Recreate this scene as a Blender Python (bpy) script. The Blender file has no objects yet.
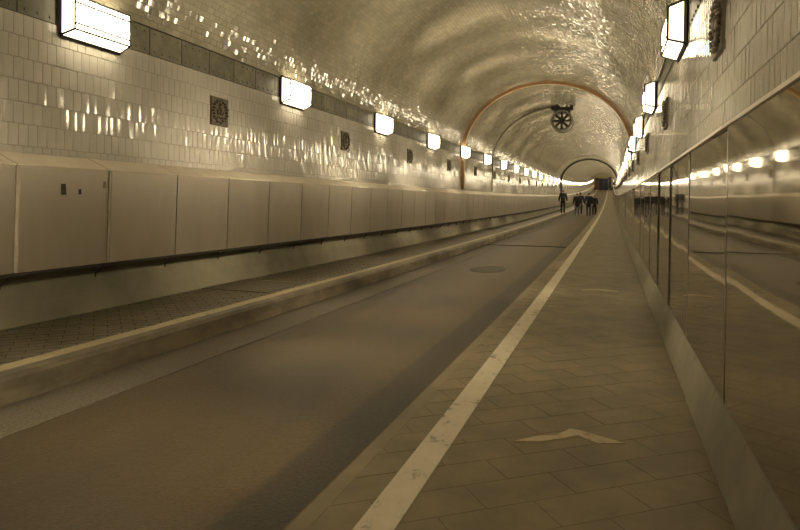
import bpy, bmesh, math, random
import numpy as np
from mathutils import Matrix, Vector

random.seed(7); RNG = np.random.default_rng(7)
SC = bpy.context.scene
COL = SC.collection

# ------------------------------------------------------------------ camera
F_PX = 613.0; CAM_H = 1.15; SAG = 0.00017          # SAG: the tunnel floor follows a shallow sag curve
YAW = math.radians(18.944); PITCH = math.radians(0.7); ROLL = math.radians(0.7); CY = 210.42
fw = Vector((-math.sin(YAW)*math.cos(PITCH), math.cos(YAW)*math.cos(PITCH), -math.sin(PITCH)))
rt0 = Vector((math.cos(YAW), math.sin(YAW), 0)); up0 = rt0.cross(fw)
rt = rt0*math.cos(ROLL) + up0*math.sin(ROLL); up = up0*math.cos(ROLL) - rt0*math.sin(ROLL)
cd = bpy.data.cameras.new('camera'); cam = bpy.data.objects.new('camera', cd); COL.objects.link(cam)
m = Matrix.Identity(4)
for i in range(3):
    m[i][0] = rt[i]; m[i][1] = up[i]; m[i][2] = -fw[i]
m[2][3] = CAM_H
cam.matrix_world = m
cd.sensor_width = 36; cd.lens = 36*F_PX/800; cd.shift_y = -(265-CY)/800; cd.clip_start = .05; cd.clip_end = 400
SC.camera = cam

# ------------------------------------------------------------------ world, exposure
W = bpy.data.worlds.new('world'); SC.world = W; W.use_nodes = True
W.node_tree.nodes['Background'].inputs[0].default_value = (1, .8, .5, 1)
W.node_tree.nodes['Background'].inputs[1].default_value = 0.03
vs = SC.view_settings
vs.view_transform = 'Standard'; vs.look = 'None'; vs.gamma = 1; vs.use_curve_mapping = False
vs.exposure = 0.0
LAMP_COLOR = (1.0, .83, .55); LAMP_POWER = 45.0; BEAM_WATTS = 18.5

# ------------------------------------------------------------------ helpers
CX, CZ, R = -1.985, 2.25, 2.65                       # the tunnel tube: centre and radius
Y0, Y1 = -14.0, 178.0                                # the stretch of tunnel built
def bend(y): return SAG*y*y
def slope(y): return math.atan(2*SAG*y)

def tag(o, label=None, cat=None, group=None, kind=None):
    if label: o['label'] = label
    if cat: o['category'] = cat
    if group: o['group'] = group
    if kind: o['kind'] = kind
    return o

def link(name, me, parent=None, loc=None):
    o = bpy.data.objects.new(name, me); COL.objects.link(o)
    if parent: o.parent = parent
    if loc: o.location = loc
    return o

def empty(name, loc=(0, 0, 0), rot=(0, 0, 0)):
    o = bpy.data.objects.new(name, None); COL.objects.link(o)
    o.location = loc; o.rotation_euler = rot; o.empty_display_size = .1
    return o

def copy_tree(o, parent=None):
    c = o.copy(); COL.objects.link(c)
    if parent: c.parent = parent
    for ch in o.children: copy_tree(ch, c)
    return c

class MB:
    def __init__(s): s.v = []; s.f = []
    def add(s, vs_, fs):
        n = len(s.v); s.v += [tuple(p) for p in vs_]; s.f += [tuple(i+n for i in f) for f in fs]
    def box(s, x0, x1, y0, y1, z0, z1):
        s.add([(x0,y0,z0),(x1,y0,z0),(x1,y1,z0),(x0,y1,z0),(x0,y0,z1),(x1,y0,z1),(x1,y1,z1),(x0,y1,z1)],
              [(0,3,2,1),(4,5,6,7),(0,1,5,4),(1,2,6,5),(2,3,7,6),(3,0,4,7)])
    def bar(s, a, b, r, n=6):
        a = Vector(a); b = Vector(b); d = (b-a).normalized()
        u = d.orthogonal().normalized(); w = d.cross(u)
        ring = [(u*math.cos(2*math.pi*(k+.5)/n)+w*math.sin(2*math.pi*(k+.5)/n))*r for k in range(n)]
        s.add([a+p for p in ring]+[b+p for p in ring],
              [(k, (k+1) % n, (k+1) % n+n, k+n) for k in range(n)]+[tuple(range(n))[::-1], tuple(range(n, 2*n))])
    def prism(s, poly, z0, z1, inset=0.0):
        n = len(poly); c = [sum(p[0] for p in poly)/n, sum(p[1] for p in poly)/n]
        top = []
        for p in poly:
            d = math.hypot(p[0]-c[0], p[1]-c[1]) or 1
            k = max(0, 1-inset/d); top.append((c[0]+(p[0]-c[0])*k, c[1]+(p[1]-c[1])*k, z1))
        s.add([(p[0], p[1], z0) for p in poly]+top,
              [(k, (k+1) % n, (k+1) % n+n, k+n) for k in range(n)]+[tuple(range(n, 2*n)), tuple(range(n))[::-1]])
    def slab_quad(s, q, t, nrm):            # a quad given thickness t along -nrm
        nrm = Vector(nrm).normalized()*t
        b = [Vector(p)-nrm for p in q]
        s.add(list(q)+b, [(0,1,2,3),(7,6,5,4),(0,4,5,1),(1,5,6,2),(2,6,7,3),(3,7,4,0)])
    def ellipsoid(s, c, r, nu=10, nv=6):
        vs_ = [(c[0], c[1], c[2]-r[2])]
        for j in range(1, nv):
            t = math.pi*j/nv-math.pi/2
            for i in range(nu):
                a = 2*math.pi*i/nu
                vs_.append((c[0]+r[0]*math.cos(t)*math.cos(a), c[1]+r[1]*math.cos(t)*math.sin(a), c[2]+r[2]*math.sin(t)))
        vs_.append((c[0], c[1], c[2]+r[2])); fs = []
        for i in range(nu):
            fs.append((0, 1+(i+1) % nu, 1+i))
            for j in range(nv-2):
                a = 1+j*nu+i; b = 1+j*nu+(i+1) % nu
                fs.append((a, b, b+nu, a+nu))
            k = 1+(nv-2)*nu; fs.append((k+i, k+(i+1) % nu, len(vs_)-1))
        s.add(vs_, fs)
    def sweep(s, prof, ys, closed=True):     # a profile [(x, z)] carried along the tunnel, following the sag
        n = len(prof); base = len(s.v)
        for y in ys:
            s.v += [(x, y, z) for x, z in prof]
        for j in range(len(ys)-1):
            for k in range(n if closed else n-1):
                a = base+j*n+k; b = base+j*n+(k+1) % n
                s.f.append((a, b, b+n, a+n))
        if closed:
            s.f.append(tuple(base+k for k in range(n))[::-1]); s.f.append(tuple(base+(len(ys)-1)*n+k for k in range(n)))
    def mesh(s, name, mat, bent=False, smooth=False):
        me = bpy.data.meshes.new(name)
        v = [(x, y, z+bend(y)) for x, y, z in s.v] if bent else s.v
        me.from_pydata(v, [], s.f); me.materials.append(mat)
        bm = bmesh.new(); bm.from_mesh(me); bmesh.ops.recalc_face_normals(bm, faces=bm.faces) if smooth != 'raw' else None
        bm.to_mesh(me); bm.free()
        if smooth is True:
            me.polygons.foreach_set('use_smooth', [True]*len(me.polygons))
        return me
    def build(s, name, mat, parent=None, bent=False, smooth=False, loc=None):
        return link(name, s.mesh(name, mat, bent, smooth), parent, loc)

def yrange(a, b, step): 
    n = max(1, int(round((b-a)/step))); return [a+(b-a)*i/n for i in range(n+1)]

def project(p):
    """vectorised: world points -> pixels and depth (only used to rank pieces by how large they show)"""
    d = np.asarray(p, float)-np.array((0, 0, CAM_H)); w = d@np.array(fw)
    ws = np.where(w > .05, w, np.nan)
    return 400+F_PX*(d@np.array(rt))/ws, CY-F_PX*(d@np.array(up))/ws, w

# ------------------------------------------------------------------ materials
def new_mat(name):
    mt = bpy.data.materials.new(name); mt.use_nodes = True
    return mt, mt.node_tree, mt.node_tree.nodes['Principled BSDF']

def ramp(nt, fac, stops):
    r = nt.nodes.new('ShaderNodeValToRGB'); e = r.color_ramp.elements
    while len(e) < len(stops): e.new(.5)
    for k, (p, c) in enumerate(stops):
        e[k].position = p; e[k].color = (*c, 1) if len(c) == 3 else c
    nt.links.new(fac, r.inputs[0]); return r.outputs[0]

def noise(nt, vec, scale, detail=4, rough=.6):
    n = nt.nodes.new('ShaderNodeTexNoise'); n.inputs['Scale'].default_value = scale
    n.inputs['Detail'].default_value = detail; n.inputs['Roughness'].default_value = rough
    nt.links.new(vec, n.inputs['Vector']); return n.outputs['Fac']

def position(nt, scale=(1, 1, 1)):
    g = nt.nodes.new('ShaderNodeNewGeometry'); mp = nt.nodes.new('ShaderNodeMapping')
    mp.inputs['Scale'].default_value = scale; nt.links.new(g.outputs['Position'], mp.inputs[0]); return mp.outputs[0]

def mix(nt, fac, a, b, mode='MIX'):
    n = nt.nodes.new('ShaderNodeMix'); n.data_type = 'RGBA'; n.blend_type = mode
    if isinstance(fac, float): n.inputs[0].default_value = fac
    else: nt.links.new(fac, n.inputs[0])
    for k, c in ((6, a), (7, b)):
        if isinstance(c, tuple): n.inputs[k].default_value = (*c, 1)
        else: nt.links.new(c, n.inputs[k])
    return n.outputs[2]

def bump(nt, bs, h, strength, dist):
    b = nt.nodes.new('ShaderNodeBump'); b.inputs['Strength'].default_value = strength; b.inputs['Distance'].default_value = dist
    nt.links.new(h, b.inputs['Height']); nt.links.new(b.outputs[0], bs.inputs['Normal'])

def simple(name, c1, c2=None, rough=.5, metal=0., scale=6., stretch=(1, 1, 1), bs_=0., bd=.01, bscale=None, island=0., ior=1.5):
    mt, nt, bs = new_mat(name)
    c2 = c2 or tuple(x*.8 for x in c1)
    v = position(nt, stretch)
    col = ramp(nt, noise(nt, v, scale), [(.35, c2), (.65, c1)])
    if island:
        g = nt.nodes.new('ShaderNodeNewGeometry')
        oi = nt.nodes.new('ShaderNodeObjectInfo')
        ad = nt.nodes.new('ShaderNodeMath'); ad.operation = 'ADD'
        nt.links.new(g.outputs['Random Per Island'], ad.inputs[0]); nt.links.new(oi.outputs['Random'], ad.inputs[1])
        fr = nt.nodes.new('ShaderNodeMath'); fr.operation = 'FRACT'; nt.links.new(ad.outputs[0], fr.inputs[0])
        tone = ramp(nt, fr.outputs[0], [(0., (1-island,)*3), (1., (1+island*.3,)*3)])
        col = mix(nt, 1.0, col, tone, 'MULTIPLY')
    nt.links.new(col, bs.inputs['Base Color'])
    bs.inputs['IOR'].default_value = ior
    bs.inputs['Roughness'].default_value = rough; bs.inputs['Metallic'].default_value = metal
    if bs_: bump(nt, bs, noise(nt, v, bscale or scale*8), bs_, bd)
    return mt

M = {}
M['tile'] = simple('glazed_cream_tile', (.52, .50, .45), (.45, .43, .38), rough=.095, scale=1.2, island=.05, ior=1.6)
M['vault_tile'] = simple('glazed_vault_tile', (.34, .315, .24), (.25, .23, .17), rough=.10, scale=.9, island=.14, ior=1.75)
M['grout'] = simple('tile_grout', (.36, .335, .26), rough=.8, scale=8)
M['steel_plate'] = simple('painted_rivet_plate', (.17, .165, .115), (.11, .105, .07), rough=.42, scale=7, island=.25)
M['duct_steel'] = simple('brushed_duct_steel', (.66, .61, .54), (.60, .55, .48), rough=.34, metal=1., scale=2, stretch=(1, 1.2, .5), island=.06)
M['dark_metal'] = simple('dark_iron', (.03, .027, .02), rough=.5, metal=.3, scale=20)
M['lamp_frame'] = simple('bronze_lamp_frame', (.012, .010, .008), rough=.7, scale=20)
M['concrete'] = simple('skirting_concrete', (.185, .168, .112), (.13, .118, .077), rough=.75, scale=2.2, bs_=.25, bd=.006, bscale=60)
M['kerb'] = simple('worn_kerb_stone', (.17, .14, .09), (.055, .045, .026), rough=.5, scale=4, stretch=(1, .4, 1), bs_=.3, bd=.004, bscale=90)
M['gutter'] = simple('gravel_gutter', (.125, .105, .072), (.055, .046, .030), rough=.7, scale=70, bs_=.5, bd=.008, bscale=110)
M['brick'] = simple('walk_paver', (.125, .105, .066), (.09, .075, .046), rough=.45, scale=5, bs_=.3, bd=.004, bscale=80, island=.12)
M['slab'] = simple('walk_slab', (.175, .138, .070), (.115, .091, .045), rough=.55, scale=3, bs_=.3, bd=.003, bscale=70, island=.05)
M['joint'] = simple('paving_joint', (.125, .10, .052), rough=.85, scale=12)
M['brick_joint'] = simple('brick_joint_sand', (.082, .068, .043), rough=.85, scale=12)
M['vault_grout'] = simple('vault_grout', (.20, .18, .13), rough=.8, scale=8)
M['manhole'] = simple('worn_manhole_iron', (.022, .016, .008), (.014, .011, .006), rough=.6, scale=12)
M['copper'] = simple('brown_painted_steel', (.46, .28, .14), (.38, .22, .10), rough=.35, scale=5)
M['conduit'] = simple('grey_brown_conduit', (.09, .075, .05), rough=.5, scale=9)
M['seam'] = simple('dull_steel_joint', (.34, .31, .25), rough=.3, metal=.8, scale=9)
M['strip_steel'] = simple('bright_joint_strip', (.36, .32, .26), rough=.4, scale=9)
M['lid'] = simple('top_lit_steel_lid', (.60, .54, .43), (.52, .46, .36), rough=.4, metal=.35, scale=3)  # paler and less metallic: light from above put into the lid's colour
M['plaque'] = simple('bronzed_ceramic_relief', (.12, .095, .06), (.07, .055, .035), rough=.38, scale=18)
M['fan_black'] = simple('black_fan_metal', (.012, .011, .01), rough=.5, scale=10)
M['fan_grey'] = simple('galvanised_fan_casing', (.22, .205, .17), rough=.45, metal=.3, scale=10)
M['coverplate'] = simple('dark_cover_plate', (.12, .1, .065), (.08, .067, .042), rough=.6, scale=8, bs_=.2, bd=.003)
M['blue'] = simple('blue_gate_paint', (.016, .019, .045), (.008, .010, .022), rough=.5, scale=3)
M['orange'] = simple('rust_orange_paint', (.16, .055, .018), (.09, .03, .012), rough=.5, scale=3)
M['yellow'] = simple('yellow_lamp_colour', (.36, .28, .08), rough=.5, scale=3)  # unlit yellow standing in for the glow of lamps over the gate
M['grey_post'] = simple('grey_gate_post', (.16, .16, .18), rough=.5, scale=3)
M['sticker_black'] = simple('black_sticker', (.015, .013, .01), (.05, .02, .015), rough=.5, scale=60)
M['sticker_pale'] = simple('faded_sticker', (.16, .13, .1), (.3, .26, .2), rough=.6, scale=80)

def steel_mirror():
    mt, nt, bs = new_mat('polished_steel_panel')
    v = position(nt, (1, .8, .35))
    nt.links.new(ramp(nt, noise(nt, v, 2.5), [(.3, (.50, .46, .38)), (.7, (.60, .55, .46))]), bs.inputs['Base Color'])
    bs.inputs['Metallic'].default_value = 1.; bs.inputs['Roughness'].default_value = .035
    bump(nt, bs, noise(nt, position(nt, (1, 1.0, .8)), 1.3, 1., .3), .25, .010)
    return mt
M['mirror'] = steel_mirror()

def painted_line(name, c, base):
    """road paint that has worn through to the surface below along ragged patches"""
    mt, nt, bs = new_mat(name)
    w = noise(nt, position(nt, (1, .6, 1)), 9, 6, .7)
    nt.links.new(ramp(nt, w, [(.33, base), (.42, c), (.7, tuple(x*1.15 for x in c))]), bs.inputs['Base Color'])
    bs.inputs['Roughness'].default_value = .55
    return mt
M['paint'] = painted_line('worn_white_line', (.46, .41, .30), (.16, .135, .09))
M['paint_yellow'] = painted_line('worn_cream_line', (.36, .30, .18), (.20, .16, .095))

def asphalt():
    """brown rolled roadway; a dark tar strip runs along the walkway side (a strip of other asphalt, by its place in the road)"""
    mt, nt, bs = new_mat('brown_roadway')
    v = position(nt)
    big = noise(nt, position(nt, (1.2, .25, 1)), 1.1, 4)
    fine = noise(nt, v, 70, 3, .75)
    c = ramp(nt, big, [(.3, (.031, .022, .0095)), (.7, (.054, .039, .017))])
    sx = nt.nodes.new('ShaderNodeSeparateXYZ'); nt.links.new(v, sx.inputs[0])
    wob = nt.nodes.new('ShaderNodeMath'); wob.operation = 'MULTIPLY_ADD'; wob.inputs[1].default_value = .10
    nt.links.new(noise(nt, position(nt, (1, .5, 1)), 5, 5), wob.inputs[0]); nt.links.new(sx.outputs[0], wob.inputs[2])
    def band(x0, x1, soft):
        r = nt.nodes.new('ShaderNodeMapRange'); r.interpolation_type = 'SMOOTHSTEP'
        r.inputs[1].default_value = x0; r.inputs[2].default_value = x0+soft
        nt.links.new(wob.outputs[0], r.inputs[0]); return r.outputs[0]
    c = mix(nt, band(-1.62, -1.5, .14), c, (.052, .037, .015))
    c = mix(nt, band(-1.36, -1.3, .06), c, (.026, .020, .010))
    c = mix(nt, 1.0, c, ramp(nt, fine, [(.3, (.6, .6, .6)), (.7, (1.45, 1.4, 1.3))]), 'MULTIPLY')
    nt.links.new(c, bs.inputs['Base Color'])
    bs.inputs['Roughness'].default_value = .5
    bs.inputs['Specular IOR Level'].default_value = .28
    bump(nt, bs, fine, .5, .006)
    return mt
M['road'] = asphalt()

def far_tiles(name, c1, c2, rough):
    """beyond the tiles that can be told apart: fine tile grid as relief only"""
    mt, nt, bs = new_mat(name)
    nt.links.new(ramp(nt, noise(nt, position(nt, (1, 1, 1)), .9), [(.35, c2), (.65, c1)]), bs.inputs['Base Color'])
    bs.inputs['Roughness'].default_value = rough
    bump(nt, bs, noise(nt, position(nt, (5, 11, 5)), 1, 1), .25, .01)
    return mt
M['far_tile'] = far_tiles('far_wall_tiles', (.50, .48, .42), (.44, .42, .36), .2)
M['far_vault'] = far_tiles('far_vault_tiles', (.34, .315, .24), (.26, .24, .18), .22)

def emitter(name, k=1.0):
    mt, nt, bs = new_mat(name)
    bs.inputs['Base Color'].default_value = (.8, .78, .7, 1)
    bs.inputs['Emission Color'].default_value = (*LAMP_COLOR, 1); bs.inputs['Emission Strength'].default_value = LAMP_POWER*k
    bs.inputs['Roughness'].default_value = .3
    return mt
M['glow'] = emitter('lit_opal_glass')
M['glow_end'] = emitter('lit_dimmed_end_glass', .10)       # end and edge panes dimmed so the light leaves by the front
M['glow_edge'] = emitter('lit_dimmed_edge_glass', .30)

# ------------------------------------------------------------------ the tube: walls and vault
EA, EB, EZ = 2.605, 2.20, 2.72                       # vault: half width, rise, springing height
A_FT = math.asin((2.95-EZ)/EB)
def arc_pt(t, inset=0.0): return (CX+(EA-inset)*math.cos(t), EZ+(EB-inset)*math.sin(t))
def arc_normal(t): return math.atan2(math.sin(t)/EB, math.cos(t)/EA)
def arc_steps(n):
    """parameters that divide the vault into n equal lengths"""
    ts = np.linspace(A_FT, math.pi-A_FT, 4001); p = np.array([arc_pt(t) for t in ts])
    d = np.concatenate([[0], np.cumsum(np.linalg.norm(np.diff(p, axis=0), axis=1))])
    return np.interp(np.linspace(0, d[-1], n+1), d, ts), d[-1]/n
YS = yrange(Y0, Y1, 1.5)
TILE_END = 55.0

def shell(name, a0, a1, n, ys, mat, parent=None, out=0.0):
    mb = MB(); prof = [arc_pt(a0+(a1-a0)*k/n, -out) for k in range(n+1)]+[arc_pt(a1-(a1-a0)*k/n, -out-.12) for k in range(n+1)]
    mb.sweep(prof, ys); return mb.build(name, mat, parent, bent=True, smooth=False)

def smooth_arc(o):
    me = o.data; fl = [abs(p.normal.y) < .5 for p in me.polygons]
    me.polygons.foreach_set('use_smooth', fl)
    if hasattr(me, 'set_sharp_from_angle'): me.set_sharp_from_angle(angle=math.radians(40))
XL, XR = CX-2.605, CX+2.605                          # the two tile walls stand upright below the vault
def flat_shell(name, x, sgn, z0, z1, ys, mat, parent=None):
    mb = MB(); mb.sweep([(x, z0), (x, z1), (x+sgn*.12, z1), (x+sgn*.12, z0)], ys); return mb.build(name, mat, parent, bent=True)
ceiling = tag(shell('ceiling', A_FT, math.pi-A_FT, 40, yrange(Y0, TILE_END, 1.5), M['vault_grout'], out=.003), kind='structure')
ceiling['label'] = 'barrel vault of glazed cream tiles over the tunnel'
wall_right = tag(flat_shell('wall_right', XR+.003, 1, 1.50, 2.66, yrange(Y0, TILE_END, 1.5), M['grout']), 'cream glazed tile wall above the polished steel panels', kind='structure')
wall_left = tag(flat_shell('wall_left', XL-.003, -1, 1.50, 2.66, yrange(Y0, TILE_END, 1.5), M['grout']), 'cream glazed tile wall above the grey cable duct', kind='structure')
smooth_arc(ceiling)
smooth_arc(shell('plain_tiling', A_FT, math.pi-A_FT, 60, yrange(TILE_END, Y1, 1.5), M['far_vault'], ceiling))
flat_shell('plain_tiling', XR, 1, 1.5, 2.66, yrange(TILE_END, Y1, 1.5), M['far_tile'], wall_right)
flat_shell('plain_tiling', XL, -1, 1.5, 2.66, yrange(TILE_END, Y1, 1.5), M['far_tile'], wall_left)

TW, TH = .09, .18
def tile_mesh_arrays(w, h, e=.0018, t=.004, crown=.0011):
    """a slightly cushioned tile: three strips across its width, thin sloping edges"""
    a, b = w/2-.0006, h/2-.0014
    xs = (-a+e, -a*.36, a*.36, a-e); zt = (t-crown, t, t, t-crown)
    v = [(-a,-b,0),(a,-b,0),(a,b,0),(-a,b,0)]+[(x,-b+e,z) for x, z in zip(xs, zt)]+[(x,b-e,z) for x, z in zip(xs, zt)]
    f = [(4,5,9,8),(5,6,10,9),(6,7,11,10),(0,1,7,4),(1,2,11,7),(2,3,8,11),(3,0,4,8)]
    return np.array(v), np.array(f)

def lay_tiles(parent, rows, ya, yb, mat, tilt, TW, keep=300):
    """rows: (x, z, normal angle, height, offset). The tiles that show largest become objects; the rest one stuff mesh"""
    cs, A, B, N, hs = [], [], [], [], []
    for x, z, phi, h, off in rows:
        ys = np.arange(ya+off, yb, TW)
        k = len(ys)
        cs.append(np.stack([np.full(k, x), ys, z+SAG*ys*ys], 1))
        s = np.arctan(2*SAG*ys)
        A.append(np.stack([np.zeros(k), np.cos(s), np.sin(s)], 1))
        B.append(np.tile([-math.sin(phi), 0, math.cos(phi)], (k, 1)))
        N.append(np.tile([-math.cos(phi), 0, -math.sin(phi)], (k, 1))); hs.append(np.full(k, h))
    cs, A, B, N, hs = map(np.concatenate, (cs, A, B, N, hs))
    n = len(cs)
    r1 = RNG.normal(0, tilt[0], n)[:, None]; r2 = RNG.normal(0, tilt[1], n)[:, None]
    N2 = N+r1*A+r2*B; A2 = A-r1*N; B2 = B-r2*N
    for a in (N2, A2, B2): a /= np.linalg.norm(a, axis=1)[:, None]
    # A x B must point along N
    flip = np.sum(np.cross(A2, B2)*N2, 1) < 0; B2[flip] *= -1
    px, py, w = project(cs)
    inside = (w > .3) & (px > -6) & (px < 806) & (py > -6) & (py < 536)
    facing = np.abs(np.sum((cs-np.array((0, 0, CAM_H)))*N, 1))/np.maximum(w, .1)**3
    score = np.where(inside, facing*hs, -1)
    order = np.argsort(-score); parts = order[:keep]; rest = order[keep:]
    shared = {}
    for i in parts:
        key = round(float(hs[i]), 4)
        if key not in shared:
            v, f = tile_mesh_arrays(TW, key); me = bpy.data.meshes.new('tile'); me.from_pydata(v.tolist(), [], f.tolist()); me.materials.append(mat); shared[key] = me
        o = bpy.data.objects.new('tile', shared[key]); COL.objects.link(o); o.parent = parent
        mm = Matrix.Identity(4)
        for k in range(3):
            mm[k][0] = A2[i][k]; mm[k][1] = B2[i][k]; mm[k][2] = N2[i][k]; mm[k][3] = cs[i][k]
        o.matrix_world = mm
    V, Fs, base = [], [], 0
    for key in np.unique(np.round(hs[rest], 4)):
        idx = rest[np.round(hs[rest], 4) == key]
        v, f = tile_mesh_arrays(TW, key)
        P = cs[idx][:, None, :]+v[None, :, 0:1]*A2[idx][:, None, :]+v[None, :, 1:2]*B2[idx][:, None, :]+v[None, :, 2:3]*N2[idx][:, None, :]
        Fq = f[None]+(np.arange(len(idx))*12)[:, None, None]+base
        V.append(P.reshape(-1, 3)); Fs.append(Fq.reshape(-1, 4)); base += len(idx)*12
    V = np.concatenate(V); Fs = np.concatenate(Fs)
    me = bpy.data.meshes.new('tile_field'); me.from_pydata(V.tolist(), [], Fs.tolist()); me.materials.append(mat)
    tag(link('tile_field', me, parent), kind='stuff')

def wall_rows(side):
    rows = []
    for k in range(7):
        hi = 2.66-k*TH; lo = max(hi-TH, 1.50)
        if hi-lo < .03: continue
        rows.append((XR if side > 0 else XL, (hi+lo)/2, 0. if side > 0 else math.pi, hi-lo, (k % 2)*TW/2))
    return rows
lay_tiles(wall_left, wall_rows(-1), .4, TILE_END, M['tile'], (.026, .013), TW)
lay_tiles(wall_right, wall_rows(1), .4, TILE_END, M['tile'], (.012, .007), TW)
nrow = 106; vt, vh = arc_steps(nrow)
vm = [(vt[k]+vt[k+1])/2 for k in range(nrow)]
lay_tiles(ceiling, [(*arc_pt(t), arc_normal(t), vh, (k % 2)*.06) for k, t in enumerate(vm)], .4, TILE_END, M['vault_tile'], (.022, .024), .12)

# ------------------------------------------------------------------ riveted plate band between wall and vault
PW = .507; PLATE_END = 46.0
def plate_mesh(side):
    mb = MB(); x = (XR+.004) if side > 0 else (XL-.004); hw = PW/2-.006; n = -side
    mb.box(min(x, x+side*.02), max(x, x+side*.02), -hw, hw, 2.668, 2.945)
    for y in (-.36, -.12, .12, .36):
        for z in (2.712, 2.90):
            mb.bar((x, y*PW, z), (x+n*.008, y*PW, z), .013, 6)
    return mb.mesh('plate', M['steel_plate'])
for side, nm, lb in ((-1, 'trim_1', 'dark riveted steel plate band above the duct side tile wall'), (1, 'trim_2', 'dark riveted steel plate band above the steel panel side tile wall')):
    x = XR if side > 0 else XL
    tr = tag(flat_shell(nm, x+side*.025, side, 2.66, 2.99, YS, M['dark_metal']), lb, kind='structure')
    pm = plate_mesh(side)
    y = 5.244+PW/2-PW*14
    while y < PLATE_END:
        o = link('plate', pm, tr); o.location = (0, y, bend(y)); o.rotation_euler = (slope(y), 0, 0); y += PW
    far = MB(); far.sweep([(x+side*.004, 2.668), (x+side*.004, 2.945), (x+side*.024, 2.945), (x+side*.024, 2.668)], yrange(y-PW/2, Y1, 1.5))
    far.build('plate_band', M['steel_plate'], tr, bent=True)

# ------------------------------------------------------------------ floor
def strip(name, prof, mat, parent=None, ya=Y0, yb=Y1, step=1.5):
    mb = MB(); mb.sweep(prof, yrange(ya, yb, step)); return mb.build(name, mat, parent, bent=True)
RZ = -.05
floor = tag(strip('floor', [(-2.85, RZ), (-1.07, RZ), (-1.07, RZ-.2), (-2.85, RZ-.2)], M['road']), 'brown asphalt roadway with a dark tar strip along the walkway', kind='structure')
gut = strip('gutter_strip', [(-3.32, RZ+.004), (-2.85, RZ+.004), (-2.85, RZ-.2), (-3.32, RZ-.2)], M['gutter'], floor)
# expansion joint across the roadway
jm = MB(); jm.box(-3.26, -1.08, 17.08, 17.20, RZ-.02, RZ+.016); jm.build('expansion_joint', M['dark_metal'], floor, bent=True)
jm = MB(); jm.box(-3.26, -1.08, 17.2, 17.32, RZ-.02, RZ+.022); jm.build('joint_nosing', M['kerb'], floor, bent=True)

walkway = tag(strip('walkway', [(-1.07, -.0018), (.52, -.0018), (.52, -.25), (-1.07, -.25)], M['joint'], yb=24), 'raised diagonal paved walkway beside the polished steel panels', kind='structure')
far = strip('paving_strip', [(-1.07, 0), (.52, 0), (.52, -.25), (-1.07, -.25)], M['slab'], walkway, ya=24)
strip('edge_stone', [(-1.072, -.012), (-1.06, 0), (-.99, 0), (-.99, -.2), (-1.072, -.2)], M['slab'], walkway, yb=24)
sidewalk = tag(strip('sidewalk', [(-4.55, .124), (-3.49, .124), (-3.49, -.2), (-4.55, -.2)], M['brick_joint'], yb=24), 'narrow brick paved sidewalk under the grey cable duct', kind='structure')
strip('paving_strip', [(-4.55, .13), (-3.49, .13), (-3.49, -.2), (-4.55, -.2)], M['brick'], sidewalk, ya=24)
kerb = tag(strip('kerb', [(-3.50, .13), (-3.36, .13), (-3.315, .118), (-3.29, .09), (-3.275, -.06), (-3.275, -.25), (-3.50, -.25)], M['kerb']), 'worn rounded stone kerb between roadway and brick sidewalk', kind='structure')
strip('painted_line', [(-3.49, .133), (-3.372, .133), (-3.372, .129), (-3.49, .129)], M['paint_yellow'], kerb)
strip('painted_line', [(-.838, .003), (-.70, .003), (-.70, -.003), (-.838, -.003)], M['paint'], walkway)

def clip_poly(poly, xa, xb, ya, yb):
    for axis, val, sgn in ((0, xa, 1), (0, xb, -1), (1, ya, 1), (1, yb, -1)):
        out = []
        for i in range(len(poly)):
            p, q = poly[i], poly[(i+1) % len(poly)]
            dp, dq = (p[axis]-val)*sgn, (q[axis]-val)*sgn
            if dp >= 0: out.append(p)
            if dp*dq < 0:
                t = dp/(dp-dq); out.append((p[0]+(q[0]-p[0])*t, p[1]+(q[1]-p[1])*t))
        poly = out
        if len(poly) < 3: return []
    return poly

def area(p): return abs(sum(p[i][0]*p[(i+1) % len(p)][1]-p[(i+1) % len(p)][0]*p[i][1] for i in range(len(p))))/2

def pave(parent, name, xa, xb, ya, yb, z, bw, bl, ang, gap, mat, keep=300):
    ca, sa = math.cos(ang), math.sin(ang); pieces = []
    cx_, cy_ = (xa+xb)/2, (ya+yb)/2; L = math.hypot(xb-xa, yb-ya)/2+bl
    nr, nc = int(L/bw)+1, int(L/bl)+2
    for r in range(-nr, nr+1):
        for c in range(-nc, nc+1):
            u, v = (c+.5*(r % 2))*bl, r*bw
            w = [(u-bl/2+gap/2, v-bw/2+gap/2), (u+bl/2-gap/2, v-bw/2+gap/2), (u+bl/2-gap/2, v+bw/2-gap/2), (u-bl/2+gap/2, v+bw/2-gap/2)]
            w = [(cx_+a*ca-b*sa, cy_+a*sa+b*ca) for a, b in w]
            if max(p[0] for p in w) < xa or min(p[0] for p in w) > xb or max(p[1] for p in w) < ya or min(p[1] for p in w) > yb: continue
            p = clip_poly(w, xa, xb, ya, yb)
            if p and area(p) > .0008: pieces.append(p)
    def score(p):
        c = (sum(q[0] for q in p)/len(p), sum(q[1] for q in p)/len(p))
        x, y, w = project([(c[0], c[1], z)])
        if not (w[0] > .2 and -20 < x[0] < 820 and -20 < y[0] < 550): return 0
        return area(p)/w[0]**3
    pieces.sort(key=score, reverse=True)
    for p in pieces[:keep]:
        mb = MB(); c = (sum(q[0] for q in p)/len(p), sum(q[1] for q in p)/len(p))
        mb.prism([(q[0]-c[0], q[1]-c[1]) for q in p], -.02, random.uniform(-.001, .0), .0015)
        mb.build(name, mat, parent, loc=(c[0], c[1], z+bend(c[1])))
    mb = MB()
    for p in pieces[keep:]: mb.prism(p, z-.02, z+random.uniform(-.0015, .0005), .003)
    tag(mb.build(name+'_field', mat, parent, bent=True), kind='stuff')
pave(walkway, 'paving_slab', -.99, .50, .9, 24, 0, .20, .40, math.radians(38), .0016, M['slab'])
pave(sidewalk, 'brick', -4.52, -3.50, 2.0, 24, .13, .10, .20, math.radians(45), .006, M['brick'])

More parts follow.
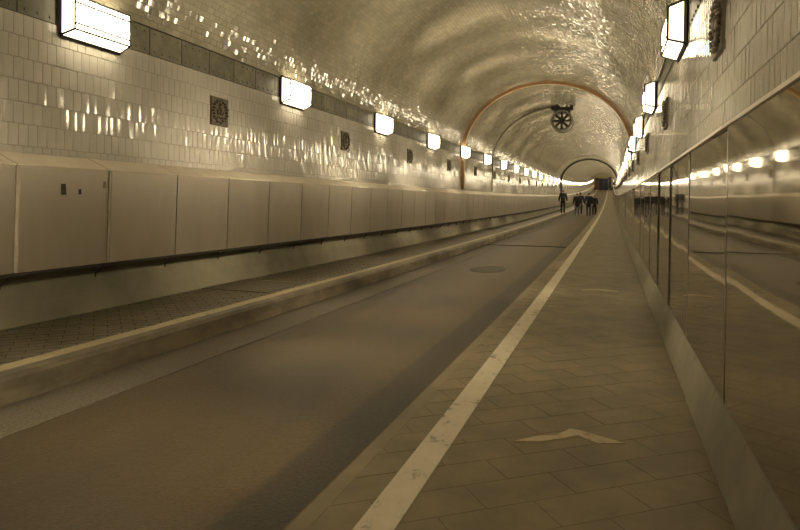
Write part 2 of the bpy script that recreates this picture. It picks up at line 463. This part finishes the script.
# painted arrow tip on the walkway, and a fainter mark further on
ar = [(-.43, 2.975), (-.318, 3.089), (-.238, 3.129), (-.175, 3.249), (-.114, 3.232), (-.019, 3.185), (.086, 3.141), (-.04, 3.09), (-.136, 3.165), (-.215, 3.085), (-.3, 3.02)]
mb = MB(); top = [(x, y, .004) for x, y in ar]; n = len(ar)
mb.add(top+[(x, y, .0) for x, y in ar], [tuple(range(n))]+[(k, (k+1) % n, (k+1) % n+n, k+n) for k in range(n)])
mb.build('painted_arrow', M['paint_yellow'], walkway, bent=True, smooth='raw')
mb = MB(); mb.prism([(-.35, 8.6), (-.12, 8.75), (.12, 8.62), (.1, 8.52), (-.13, 8.62), (-.34, 8.5)], 0, .004); mb.build('painted_arrow', M['paint_yellow'], walkway, bent=True)

# skirtings
baseboard_left = tag(strip('baseboard_left', [(-4.43, .12), (-4.50, .30), (-4.60, .66), (-4.9, .66), (-4.9, .1)], M['concrete']), 'sloping grey concrete plinth below the cable duct', kind='structure')
baseboard_right = tag(strip('baseboard_right', [(.44, -.02), (.438, .03), (.497, .258), (.53, .262), (.8, .262), (.8, -.02)], M['concrete'], step=1.5), 'sloping concrete skirting below the polished steel panels', kind='structure')
for y in np.arange(-1, 14, .72):
    mb = MB(); mb.add([(.4375, -.004, .0), (.4375, .004, .0), (.4965, .004, .256), (.4965, -.004, .256)], [(0, 1, 2, 3)])
    mb.v = [(x-.0012, y_+y, z) for x, y_, z in mb.v]
    mb.v += [(x+.004, y_, z) for x, y_, z in mb.v]; mb.f = [(0,1,2,3),(0,4,5,1),(1,5,6,2),(2,6,7,3),(3,7,4,0)]
    mb.build('joint', M['joint'], baseboard_right, bent=True)

# ------------------------------------------------------------------ cable duct casing along the tile wall
duct = tag(empty('cable_duct', (-4.4, 3.5, .57)), 'long grey sheet steel cable duct casing along the tile wall', 'cable duct')
duct.location = (0, 0, 0)
core = strip('core', [(-4.335, .60), (-4.325, 1.385), (-4.56, 1.495), (-4.75, 1.49), (-4.75, .60)], M['dark_metal'], duct)
strip('shade_strip', [(-4.335, .545), (-4.335, .60), (-4.60, .60), (-4.60, .545)], M['dark_metal'], duct)  # dark strip put in for the shadow along the duct's lower edge
PWD = .918
fm = MB(); hw = PWD/2-.007
fm.add([(x, y, z) for y in (-hw, hw) for x, z in ((-4.318, .572), (-4.292, 1.405), (-4.300, 1.412), (-4.326, .572))],
       [(0,1,5,4),(1,2,6,5),(2,3,7,6),(3,0,4,7),(3,2,1,0),(4,5,6,7)])
front_me = fm.mesh('front_panel', M['duct_steel'])
lm = MB()
lm.add([(x, y, z) for y in (-hw, hw) for x, z in ((-4.287, 1.410), (-4.545, 1.518), (-4.545, 1.508), (-4.287, 1.398))],
       [(0,1,5,4),(1,2,6,5),(2,3,7,6),(3,0,4,7),(3,2,1,0),(4,5,6,7)])
lid_me = lm.mesh('lid_panel', M['lid'])
bk = MB()
bk.bar((-4.36, -.10, .575), (-4.40, -.055, .475), .006, 4); bk.bar((-4.40, -.055, .475), (-4.36, .06, .575), .005, 4); bk.bar((-4.40, -.055, .48), (-4.41, -.045, .445), .008, 4)
br_me = bk.mesh('bracket', M['dark_metal'])
first = 3.485-PWD*18
k = 0
while True:
    y = first+PWD*(k+.5)
    if y > Y1-1: break
    for nm, me in (('front_panel', front_me), ('lid_panel', lid_me)):
        o = link(nm, me, duct); o.location = (0, y, bend(y)); o.rotation_euler = (slope(y), 0, 0)
    if y < 48:
        o = link('bracket', br_me, duct); o.location = (0, y-PWD/2, bend(y)); o.rotation_euler = (slope(y), 0, 0)
    k += 1
for s in (3.485, 3.485+PWD, 3.485-PWD):
    st = MB(); st.box(-.012, .007, -.015, .015, .574, 1.404)
    st.v = [(x-4.318+(z-.572)*.0312+.005, y_, z) for x, y_, z in st.v]
    st.build('joint_strip', M['strip_steel'], duct, loc=(0, s, bend(s)))
def sticker(name, y, z, w, h, mat, label):
    mb = MB(); x = -4.318+(z-.572)*.0312
    mb.box(-.003, .0015, -w/2, w/2, -h/2, h/2); o = mb.build(name, mat, loc=(x, y, z))
    o.rotation_euler = (math.radians(random.uniform(-4, 4)), math.radians(-1.8), 0)
    tag(o, label, 'sticker', 'stickers on the duct panels')
sticker('sticker', 3.906, 1.25, .048, .135, M['sticker_black'], 'black upright rectangular sticker on grey duct panel')
sticker('sticker', 4.075, 1.212, .028, .046, M['sticker_black'], 'tiny dark sticker scrap beside the black upright sticker')
sticker('sticker', 4.345, 1.285, .035, .07, M['sticker_pale'], 'faded torn sticker remnant by the duct panel joint')

# ------------------------------------------------------------------ polished steel cladding on the other wall
clad = tag(strip('trim_3', [(.53, .262), (.66, .262), (.66, 1.50), (.53, 1.50)], M['dark_metal']), 'tall polished steel cladding panels reflecting the lamps', kind='structure')
CW = 1.425
pm = MB(); hw = CW/2-.004
pm.box(.50, .512, -hw, hw, .264, 1.515)
panel_me = pm.mesh('panel', M['mirror'])
y = 3.09-CW*9+CW/2
while y < Y1:
    o = link('panel', panel_me, clad); o.location = (random.uniform(-.001, .001), y, bend(y))
    o.rotation_euler = (slope(y), random.gauss(0, .002), random.gauss(0, .0035)); y += CW
y = 3.09-CW*9; js = MB(); js.box(.495, .5, -.011, .011, .264, 1.513); js_me = js.mesh('joint_strip', M['seam'])
while y < 60:
    o = link('joint_strip', js_me, clad); o.location = (0, y, bend(y)); o.rotation_euler = (slope(y), 0, 0); y += CW
strip('top_ledge', [(.488, 1.512), (.488, 1.528), (.60, 1.56), (.60, 1.512)], M['duct_steel'], clad)

# ------------------------------------------------------------------ wall lamps
def lamp(detailed):
    root = empty('wall_lamp')
    L, H, l, h, d = .345, .195, .322, .145, .16     # back half length/height, front half length/height, depth
    bp = MB(); bp.box(0, .012, -L-.012, L+.012, -H-.012, H+.012); bp.build('back_plate', M['lamp_frame'], root)
    Bk = [(.012, -L, -H), (.012, L, -H), (.012, L, H), (.012, -L, H)]
    Fr = [(d, -l, -h), (d, l, -h), (d, l, h), (d, -l, h)]
    quads = [('end_pane', [Bk[0], Fr[0], Fr[3], Bk[3]], (.4, -1, 0)), ('end_pane', [Fr[1], Bk[1], Bk[2], Fr[2]], (.4, 1, 0)),
             ('bottom_pane', [Bk[0], Bk[1], Fr[1], Fr[0]], (.3, 0, -1)), ('top_pane', [Fr[3], Fr[2], Bk[2], Bk[3]], (.3, 0, 1))]
    zs = [-h, -.09, .09, h]
    for a, b in zip(zs, zs[1:]): quads.append(('front_pane', [(d, -l, a), (d, l, a), (d, l, b), (d, -l, b)], (1, 0, 0)))
    fr = MB(); t = .0115
    for i in range(4):
        fr.bar(Bk[i], Fr[i], t, 4); fr.bar(Fr[i], Fr[(i+1) % 4], t, 4); fr.bar(Bk[i], Bk[(i+1) % 4], t*2, 4)
    for z in (-.09, .09): fr.bar((d, -l, z), (d, l, z), t, 4)
    fr.build('frame', M['lamp_frame'], root)
    if detailed:
        for nm, q, nr in quads:
            pn = MB(); pn.slab_quad(q, .004, nr); pn.build(nm, M['glow_end' if nm == 'end_pane' else 'glow_edge' if nm in ('top_pane', 'bottom_pane') else 'glow'], root)
    else:
        for nm, qq, mt in (('end_panes', (0, 1), 'glow_end'), ('edge_panes', (2, 3), 'glow_edge'), ('front_pane', (), 'glow')):
            q = MB()
            for k in qq: q.add(quads[k][1], [(0, 1, 2, 3)])
            if not qq: q.add(Fr, [(0, 1, 2, 3)])
            q.build(nm, M[mt], root)
    for z, tilt, pw, sp in ((-.105, 46, .55, 33), (-.03, 18, .5, 34), (.05, -16, .7, 46), (.115, -48, .85, 46)):      # narrow beams added before the panes, to ring the vault and band the floor
        ld = added_beam_data(z, pw, sp); lo = bpy.data.objects.new('added_beam', ld); COL.objects.link(lo); lo.parent = root
        lo.location = (d+.012, 0, z); lo.rotation_euler = (0, math.radians(-90+tilt), 0)
    return root
LIGHTS = {}
def added_beam_data(z, pw, sp):
    if z not in LIGHTS:
        l = bpy.data.lights.new('added_beam', 'AREA'); l.shape = 'RECTANGLE'; l.size = .07; l.size_y = .60
        l.energy = BEAM_WATTS*pw; l.color = LAMP_COLOR; l.spread = math.radians(sp); LIGHTS[z] = l
    return LIGHTS[z]
proto_d, proto_s = lamp(True), lamp(False)
LZ = 2.775; SP = 3.79
xl, xr = XL+.002, XR-.002
ORD = ['', 'first', 'second', 'third', 'fourth', 'fifth', 'sixth', 'seventh', 'eighth', 'ninth', 'tenth']
ARCH_Y = 19.5
WHERE = {-1: 'above the cable duct', 1: 'above the polished steel panels'}
used = {}
def place_lamps(side, start):
    ys = [start+SP*k for k in range(-3, 60) if start+SP*k < Y1-1]
    before = [y for y in ys if 0 < y < ARCH_Y]
    after = [y for y in ys if y >= ARCH_Y]
    for y in ys:
        p = proto_d if 0 < y < 22 else proto_s
        o = p if p.name not in used else copy_tree(p); used[p.name] = 1
        o.location = ((xl if side < 0 else xr), y, LZ+bend(y))
        o.rotation_euler = (slope(y), 0, 0) if side < 0 else (-slope(y), 0, math.pi)
        if y in before: lb = ORD[len(before)-before.index(y)]+' glowing boxed wall lamp before the brown arch rib, '+WHERE[side]
        elif y in after and after.index(y) < 8: lb = ORD[after.index(y)+1]+' glowing wall lamp beyond the brown arch rib, '+WHERE[side]
        elif y > 0: lb = 'tiny glowing lamp far down the tunnel, in the merging row '+WHERE[side]
        else: lb = 'glowing boxed wall lamp '+WHERE[side]+', back towards the entrance'
        tag(o, lb, 'wall lamp', 'wall lamps '+WHERE[side])
place_lamps(-1, 4.46); place_lamps(1, 6.27)

# ------------------------------------------------------------------ relief plaques between the lamps
def plaque():
    root = empty('relief_plaque')
    mb = MB(); mb.prism([(-.175, -.175), (.175, -.175), (.175, .175), (-.175, .175)], 0, .022, .008)
    mb.build('tile_base', M['plaque'], root)
    mb = MB()
    for k in range(22):                       # wreath of overlapping leaves
        a = 2*math.pi*k/22; r = .128+.012*(k % 2)
        mb.ellipsoid((r*math.cos(a), r*math.sin(a), .026), (.026, .020, .028), 6, 4)
    mb.build('wreath', M['plaque'], root, smooth=True)
    mb = MB()
    mb.ellipsoid((0, .015, .024), (.036, .062, .034), 8, 6); mb.ellipsoid((.004, .085, .024), (.024, .026, .030), 8, 5)
    mb.ellipsoid((-.045, -.005, .022), (.022, .055, .022), 6, 5); mb.ellipsoid((.047, .0, .022), (.020, .05, .022), 6, 5)
    for dx in (-.055, -.02, .018, .055): mb.ellipsoid((dx, -.075, .022), (.022, .016, .022), 6, 4)
    mb.build('figure', M['plaque'], root, smooth=True)
    return root
pq = plaque(); first_p = True
PZ = 2.24
for side in (-1, 1):
    start = 6.43 if side < 0 else 4.16
    ys = [start+SP*k for k in range(0, 30)]
    ys = [y+.6 if abs(y-61.0) < .5 else (y-.15 if abs(y-ARCH_Y) < .4 else y) for y in ys]
    before = [y for y in ys if y < ARCH_Y]; after = [y for y in ys if y >= ARCH_Y]
    for y in ys:
        o = pq if first_p else copy_tree(pq); first_p = False
        o.location = ((XL+.003) if side < 0 else (XR-.003), y, PZ+bend(y))
        mm = Matrix((((0, 0, 1), (1, 0, 0), (0, 1, 0)) if side < 0 else ((0, 0, -1), (-1, 0, 0), (0, 1, 0))))
        o.rotation_euler = mm.to_euler()
        if y in before: lb = ORD[len(before)-before.index(y)]+' dark relief plaque with wreath before the brown arch rib, '+WHERE[side]
        elif after.index(y) < 5: lb = ORD[after.index(y)+1]+' dark relief plaque beyond the brown arch rib, '+WHERE[side]
        else: lb = 'tiny dark relief plaque far down the tunnel, '+WHERE[side]
        tag(o, lb, 'plaque', 'relief plaques '+WHERE[side])

# ------------------------------------------------------------------ arch frames
def arch_path(inset, zfoot, n=44):
    """foot -> upright leg -> crown, at a distance inside the lining"""
    pts = [(CX-EA+inset, zfoot), (CX-EA+inset, (zfoot+EZ)/2)]
    for k in range(n+1): pts.append(arc_pt(math.pi*(1-k/n), inset))
    return pts
def arch(name, y, rin, depth, mat, label):
    mb = MB(); A, B = arch_path(rin, 1.565), arch_path(.008, 1.565); n = len(A)
    for (xa, za), (xb, zb) in zip(A, B):
        for x, z in ((xa, za), (xb, zb)):
            for dy in (-depth/2, depth/2): mb.v.append((x, dy, z))
    for k in range(n-1):
        b = 4*k
        mb.f += [(b, b+1, b+5, b+4), (b+2, b+6, b+7, b+3), (b, b+4, b+6, b+2), (b+1, b+3, b+7, b+5)]
    e = 4*(n-1); mb.f += [(0, 2, 3, 1), (e, e+1, e+3, e+2)]
    root = tag(empty(name, (0, y, bend(y)), (slope(y), 0, 0)), label, 'arch')
    mb.build('rib', mat, root)
    sh = MB(); sh.box(XR-rin-.06, XR-.004, -depth*.9, depth*.9, 2.66, 2.95); sh.build('foot_block', M['dark_metal'], root)
    return root
arch('arch_frame', ARCH_Y, .10, .12, M['copper'], 'brown painted steel arch rib spanning the tiled vault')
arch('arch_frame', 61.0, .13, .2, M['dark_metal'], 'dark thin arch rib spanning the vault beyond the walking people')

# conduit climbing the wall to the fan
mb = MB(); pts = arch_path(.035, 1.56); pts = [(x, 0, z) for x, z in pts[:25]]
for a, b in zip(pts, pts[1:]): mb.bar(a, b, .02, 6)
o = mb.build('cable_conduit', M['conduit'], loc=(0, 24.75, bend(24.75)))
tag(o, 'thin dark cable conduit curving up the vault to the fan', 'conduit')

# ------------------------------------------------------------------ jet fan under the crown
fan = tag(empty('ventilation_fan', (-1.83, 24.4, 4.295+bend(24.4))), 'round black bladed ventilation fan hanging under the crown of the vault', 'fan')
def ring_y(r0, r1, y0, y1, n=32):
    mb = MB()
    for k in range(n):
        a = 2*math.pi*k/n
        for r in (r0, r1):
            for yy in (y0, y1): mb.v.append((r*math.cos(a), yy, r*math.sin(a)))
    for k in range(n):
        b = 4*k; c = 4*((k+1) % n)
        mb.f += [(b, c, c+1, b+1), (b+2, b+3, c+3, c+2), (b, b+2, c+2, c), (b+1, c+1, c+3, b+3)]
    return mb
casing = ring_y(.355, .375, 0, .62).build('casing', M['fan_grey'], fan)
ring_y(.335, .415, -.03, .03).build('flange', M['fan_grey'], casing)
ring_y(.335, .415, .59, .65).build('flange', M['fan_grey'], casing)
ring_y(.318, .345, -.035, .0).build('guard_ring', M['fan_black'], fan)
mb = MB(); mb.bar((0, -.04, 0), (0, .3, 0), .115, 20); mb.bar((0, -.07, 0), (0, -.04, 0), .07, 16); hub = mb.build('hub', M['fan_black'], fan)
for k in range(8):
    a = 2*math.pi*(k)/8+math.pi/2; ca, sa = math.cos(a), math.sin(a); mb = MB()
    def P(r, t, yy): return (r*ca-t*sa, yy, r*sa+t*ca)
    v = [P(.08, -.042, 0), P(.08, .042, .02), P(.345, .040, .02), P(.345, -.040, 0)]
    mb.add(v+[(x, y_+.02, z) for x, y_, z in v], [(0,1,2,3),(7,6,5,4),(0,4,5,1),(1,5,6,2),(2,6,7,3),(3,7,4,0)])
    mb.build('blade', M['fan_black'], hub)
mb = MB()
for yy in (.05, .55):
    mb.box(-.42, .42, yy-.03, yy+.03, .46, .53)
    for x in (-.25, .25): mb.box(x-.03, x+.03, yy-.02, yy+.02, .26, .47)
fbr = mb.build('bracket', M['dark_metal'], fan)
mb = MB(); mb.box(-.40, -.08, -.02, .12, .42, .585); mb.box(.30, .42, -.02, .12, .40, .585); mb.build('terminal_box', M['fan_black'], fbr)
mb = MB()
for x in (-.2, .15):
    mb.box(x-.02, x+.02, .03, .07, .5, .64); mb.box(x-.02, x+.02, .53, .57, .5, .64)
mb.build('hanger', M['dark_metal'], fbr)

# ------------------------------------------------------------------ covers set in road and sidewalk
mh = tag(empty('manhole_cover', (-2.07, 10.95, RZ+bend(10.95))), 'round dark manhole cover in the brown roadway', 'manhole cover')
mb = MB(); mb.prism([(.30*math.cos(2*math.pi*k/28), .50*math.sin(2*math.pi*k/28)) for k in range(28)], -.02, .006, .01); mb.build('lid', M['manhole'], mh)
mb = MB()
for k in range(28):
    a, b = 2*math.pi*k/28, 2*math.pi*(k+1)/28
    q = [(r_*s*math.cos(t), r2*s*math.sin(t)) for t, s in ((a, 1.02), (b, 1.02), (b, 1.06), (a, 1.06)) for r_, r2 in ((.30, .50),)]
    mb.prism(q, -.02, .006)
mb.build('rim', M['joint'], mh)
cp = tag(empty('access_cover', (-4.0, 6.42, .13+bend(6.42))), 'dark flat access cover plate set in the brick sidewalk', 'access cover')
mb = MB(); mb.prism([(-.44, -.50), (.42, -.50), (.42, .46), (-.44, .46)], -.01, .006, .006); mb.build('plate', M['coverplate'], cp)
mb = MB(); mb.box(-.20, .30, .34, .37, .0, .012); mb.build('lifting_bar', M['paint_yellow'], cp)

# ------------------------------------------------------------------ the end of the tunnel: lift hall gates
we = MB(); n = 40; z0 = bend(Y1)
pts = [(CX+(R+.1)*math.cos(2*math.pi*k/n), CZ+(R+.1)*math.sin(2*math.pi*k/n)) for k in range(n)]
we.add([(x, Y1, z+z0) for x, z in pts]+[(x, Y1+.3, z+z0) for x, z in pts],
       [tuple(range(n)), tuple(range(n, 2*n))[::-1]]+[(k, k+n, (k+1) % n+n, (k+1) % n) for k in range(n)])
tag(we.build('wall_end', M['grout']), 'plastered wall closing the far end of the tunnel', kind='structure')
dr = tag(empty('door_1', (CX, Y1-.1, z0)), 'wide blue lift gate at the far end of the tunnel', kind='structure')
for x0, x1, nm, mt, za, zb in ((-2.15, -1.15, 'side_gate', 'orange', 0, 2.6), (-1.1, .05, 'gate_leaf', 'blue', 0, 3.2), (.13, 1.25, 'gate_leaf', 'blue', 0, 3.2), (1.4, 2.1, 'gate_leaf', 'blue', .4, 3.5),
                         (.05, .13, 'post', 'grey_post', 0, 3.3), (1.25, 1.4, 'post', 'grey_post', 0, 3.6), (-2.1, -.15, 'painted_lamp_strip', 'yellow', 3.35, 3.75), (.2, 1.25, 'painted_lamp_strip', 'yellow', 3.35, 3.75), (-2.15, -1.15, 'gate_leaf', 'blue', 2.62, 3.3)):
    mb = MB(); mb.box(x0, x1, -.12, .05, za, zb)
    for q in np.arange(x0+.12, x1-.1, .28):
        if nm in ('gate_leaf', 'side_gate'): mb.box(q, q+.06, -.16, -.12, za+.1, zb-.1)
    mb.build(nm, M[mt], dr)

# ------------------------------------------------------------------ people walking away
def eval_mesh(o):
    dg = bpy.context.evaluated_depsgraph_get(); me = bpy.data.meshes.new_from_object(o.evaluated_get(dg)); return me

def skin_mesh(name, verts, edges, radii, sub=1):
    me = bpy.data.meshes.new(name); me.from_pydata(verts, edges, [])
    o = bpy.data.objects.new(name, me); COL.objects.link(o)
    md = o.modifiers.new('skin', 'SKIN'); md.use_smooth_shade = True
    for i, r in enumerate(radii):
        me.skin_vertices[0].data[i].radius = r if isinstance(r, tuple) else (r, r)
    me.skin_vertices[0].data[0].use_root = True
    sb = o.modifiers.new('sub', 'SUBSURF'); sb.levels = sub; sb.render_levels = sub
    out = eval_mesh(o); bpy.data.objects.remove(o); bpy.data.meshes.remove(me)
    return out

def cloth(name, c, rough=.85): return simple(name, c, tuple(x*.7 for x in c), rough=rough, scale=14)
SKIN = cloth('skin_tone', (.42, .27, .18), .55)
def person(x, y, z, height, stride, coat_c, leg_c, hair_c, hem, yawd, label, coat_name='coat', lean=0.02):
    s = height/1.75
    root = tag(empty('person', (x, y, z+bend(y)), (0, 0, math.radians(yawd))), label, 'person', 'people walking away along the tunnel')
    st = stride
    V = [(0, 0, .93), (0, .01, 1.10), (0, lean, 1.30), (0, lean+.01, 1.44), (0, lean+.02, 1.52), (0, lean+.035, 1.60),      # 0-5 pelvis..head base
         (-.095, 0, .90), (-.105, .17*st, .50), (-.10, .04*st, .10), (-.11, .19*st+.02, .035),                              # 6-9 leg
         (.095, 0, .90), (.105, .02-.06*st, .50), (.10, -.30*st, .12), (.115, -.16*st, .035),                               # 10-13 leg
         (-.185, lean, 1.42), (-.262, -.06*st, 1.14), (-.283, -.01, .91), (-.280, .03, .83),                                     # 14-17 arm
         (.185, lean, 1.42), (.262, .05*st, 1.14), (.283, .12*st, .92), (.280, .15*st, .84)]                                  # 18-21 arm
    E_ = [(0,1),(1,2),(2,3),(3,4),(4,5),(0,6),(6,7),(7,8),(8,9),(0,10),(10,11),(11,12),(12,13),(3,14),(14,15),(15,16),(16,17),(3,18),(18,19),(19,20),(20,21)]
    Rr = [(.15,.115),(.14,.105),(.165,.115),(.10,.085),(.058,.06),(.06,.06),
          .105,.085,.062,.055, .105,.085,.062,.055, .062,.048,.036,.038, .062,.048,.036,.038]
    body = skin_mesh('body', [(a*s, b*s, c*s) for a, b, c in V], E_, [tuple(q*s for q in r) if isinstance(r, tuple) else r*s for r in Rr])
    # head (with nose, ears) and fingers join the body mesh
    hb = MB(); hy = lean+.045; hz = 1.635
    hb.ellipsoid((0, hy*s, hz*s), (.076*s, .095*s, .115*s), 14, 10)
    hb.ellipsoid((0, (hy+.095)*s, (hz-.01)*s), (.014*s, .02*s, .024*s), 6, 4)
    hb.ellipsoid((0, (hy+.082)*s, (hz-.058)*s), (.026*s, .014*s, .008*s), 6, 4)
    for sx in (-1, 1):
        hb.ellipsoid((sx*.077*s, (hy-.005)*s, (hz-.01)*s), (.010*s, .02*s, .032*s), 6, 4)
        hb.ellipsoid((sx*.032*s, (hy+.084)*s, (hz+.012)*s), (.013*s, .008*s, .008*s), 6, 4)
    for i in (17, 21):
        a = V[i]; sg = 1 if a[0] < 0 else -1
        for f, (dy, ln) in enumerate(((-.028, .066), (-.010, .080), (.010, .085), (.028, .075))):
            p0 = Vector((a[0], a[1]+dy, a[2]-.02))*s; p1 = p0+Vector((sg*.006, .004, -ln*.55))*s; p2 = p1+Vector((sg*.018, .008, -ln*.4))*s
            hb.bar(p0, p1, .0085*s, 5); hb.bar(p1, p2, .0075*s, 5)
        p0 = Vector((a[0], a[1]+.035, a[2]+.012))*s; hb.bar(p0, p0+Vector((sg*.012, .03, -.045))*s, .0095*s, 5)
    bm = bmesh.new(); bm.from_mesh(body); bm.from_mesh(hb.mesh('head', SKIN)); bm.to_mesh(body); bm.free()
    shoe = cloth('dark_shoe', (.02, .017, .014), .5); trousers = cloth('trousers', leg_c)
    body.materials.clear()
    for mt in (trousers, SKIN, shoe): body.materials.append(mt)
    hands = [Vector(V[i])*s for i in (17, 21)]
    for p in body.polygons:
        c = p.center; p.use_smooth = True
        p.material_index = 1 if c.z > 1.47*s or min((c-h).length for h in hands) < .12*s else (2 if c.z < .085*s else 0)
    link('body', body, root)
    CV = [(0, 0, 1.0), (0, .01, 1.14), (0, lean, 1.30), (0, lean+.01, 1.45), (0, lean+.015, 1.495), (0, .0, .90), (0, 0, hem)]+[V[i] for i in (14, 15, 16, 18, 19, 20)]
    CE = [(0,1),(1,2),(2,3),(3,4),(0,5),(5,6),(3,7),(7,8),(8,9),(3,10),(10,11),(11,12)]
    CR = [(.165,.14),(.165,.135),(.195,.145),(.16,.12),(.09,.085),(.175,.15),(.185,.155),.095,.075,.062,.095,.075,.062]
    coat = skin_mesh(coat_name, [(a*s, b*s, c*s) for a, b, c in CV], CE, [tuple(q*s for q in r) if isinstance(r, tuple) else r*s for r in CR])
    coat.materials.clear(); coat.materials.append(cloth('coat_cloth', coat_c))
    coat.polygons.foreach_set('use_smooth', [True]*len(coat.polygons))
    link(coat_name, coat, root)
    hm = MB(); hm.ellipsoid((0, (hy-.018)*s, (hz+.022)*s), (.084*s, .092*s, .108*s), 14, 8)
    hm.build('hair', cloth('hair', hair_c, .6), root, smooth=True)
    return root
person(-3.40, 47.8, .13, 1.78, .55, (.012, .014, .010), (.012, .012, .010), (.16, .10, .06), .74, 0, 'person in a blackish green jacket walking on the sidewalk beside the kerb', 'jacket')
person(-2.36, 47.6, RZ, 1.72, -.5, (.010, .010, .012), (.13, .15, .19), (.16, .11, .07), .62, 0, 'person in a long black coat and pale blue jeans on the roadway', 'coat')
person(-2.30, 51.2, RZ, 1.78, .45, (.030, .012, .010), (.014, .013, .013), (.012, .010, .008), .72, 0, 'black haired person in a dark maroon jacket behind the pale jeans walker', 'jacket')
person(-1.50, 46.6, RZ, 1.75, .5, (.010, .012, .022), (.035, .04, .06), (.14, .09, .055), .66, 0, 'person in a dark navy jacket and dark jeans walking on the roadway', 'jacket')
person(-1.18, 49.6, RZ, 1.58, -.55, (.014, .012, .012), (.012, .011, .012), (.20, .16, .11), .70, 0, 'shorter fair haired person in black beside the navy jacket walker', 'jacket')
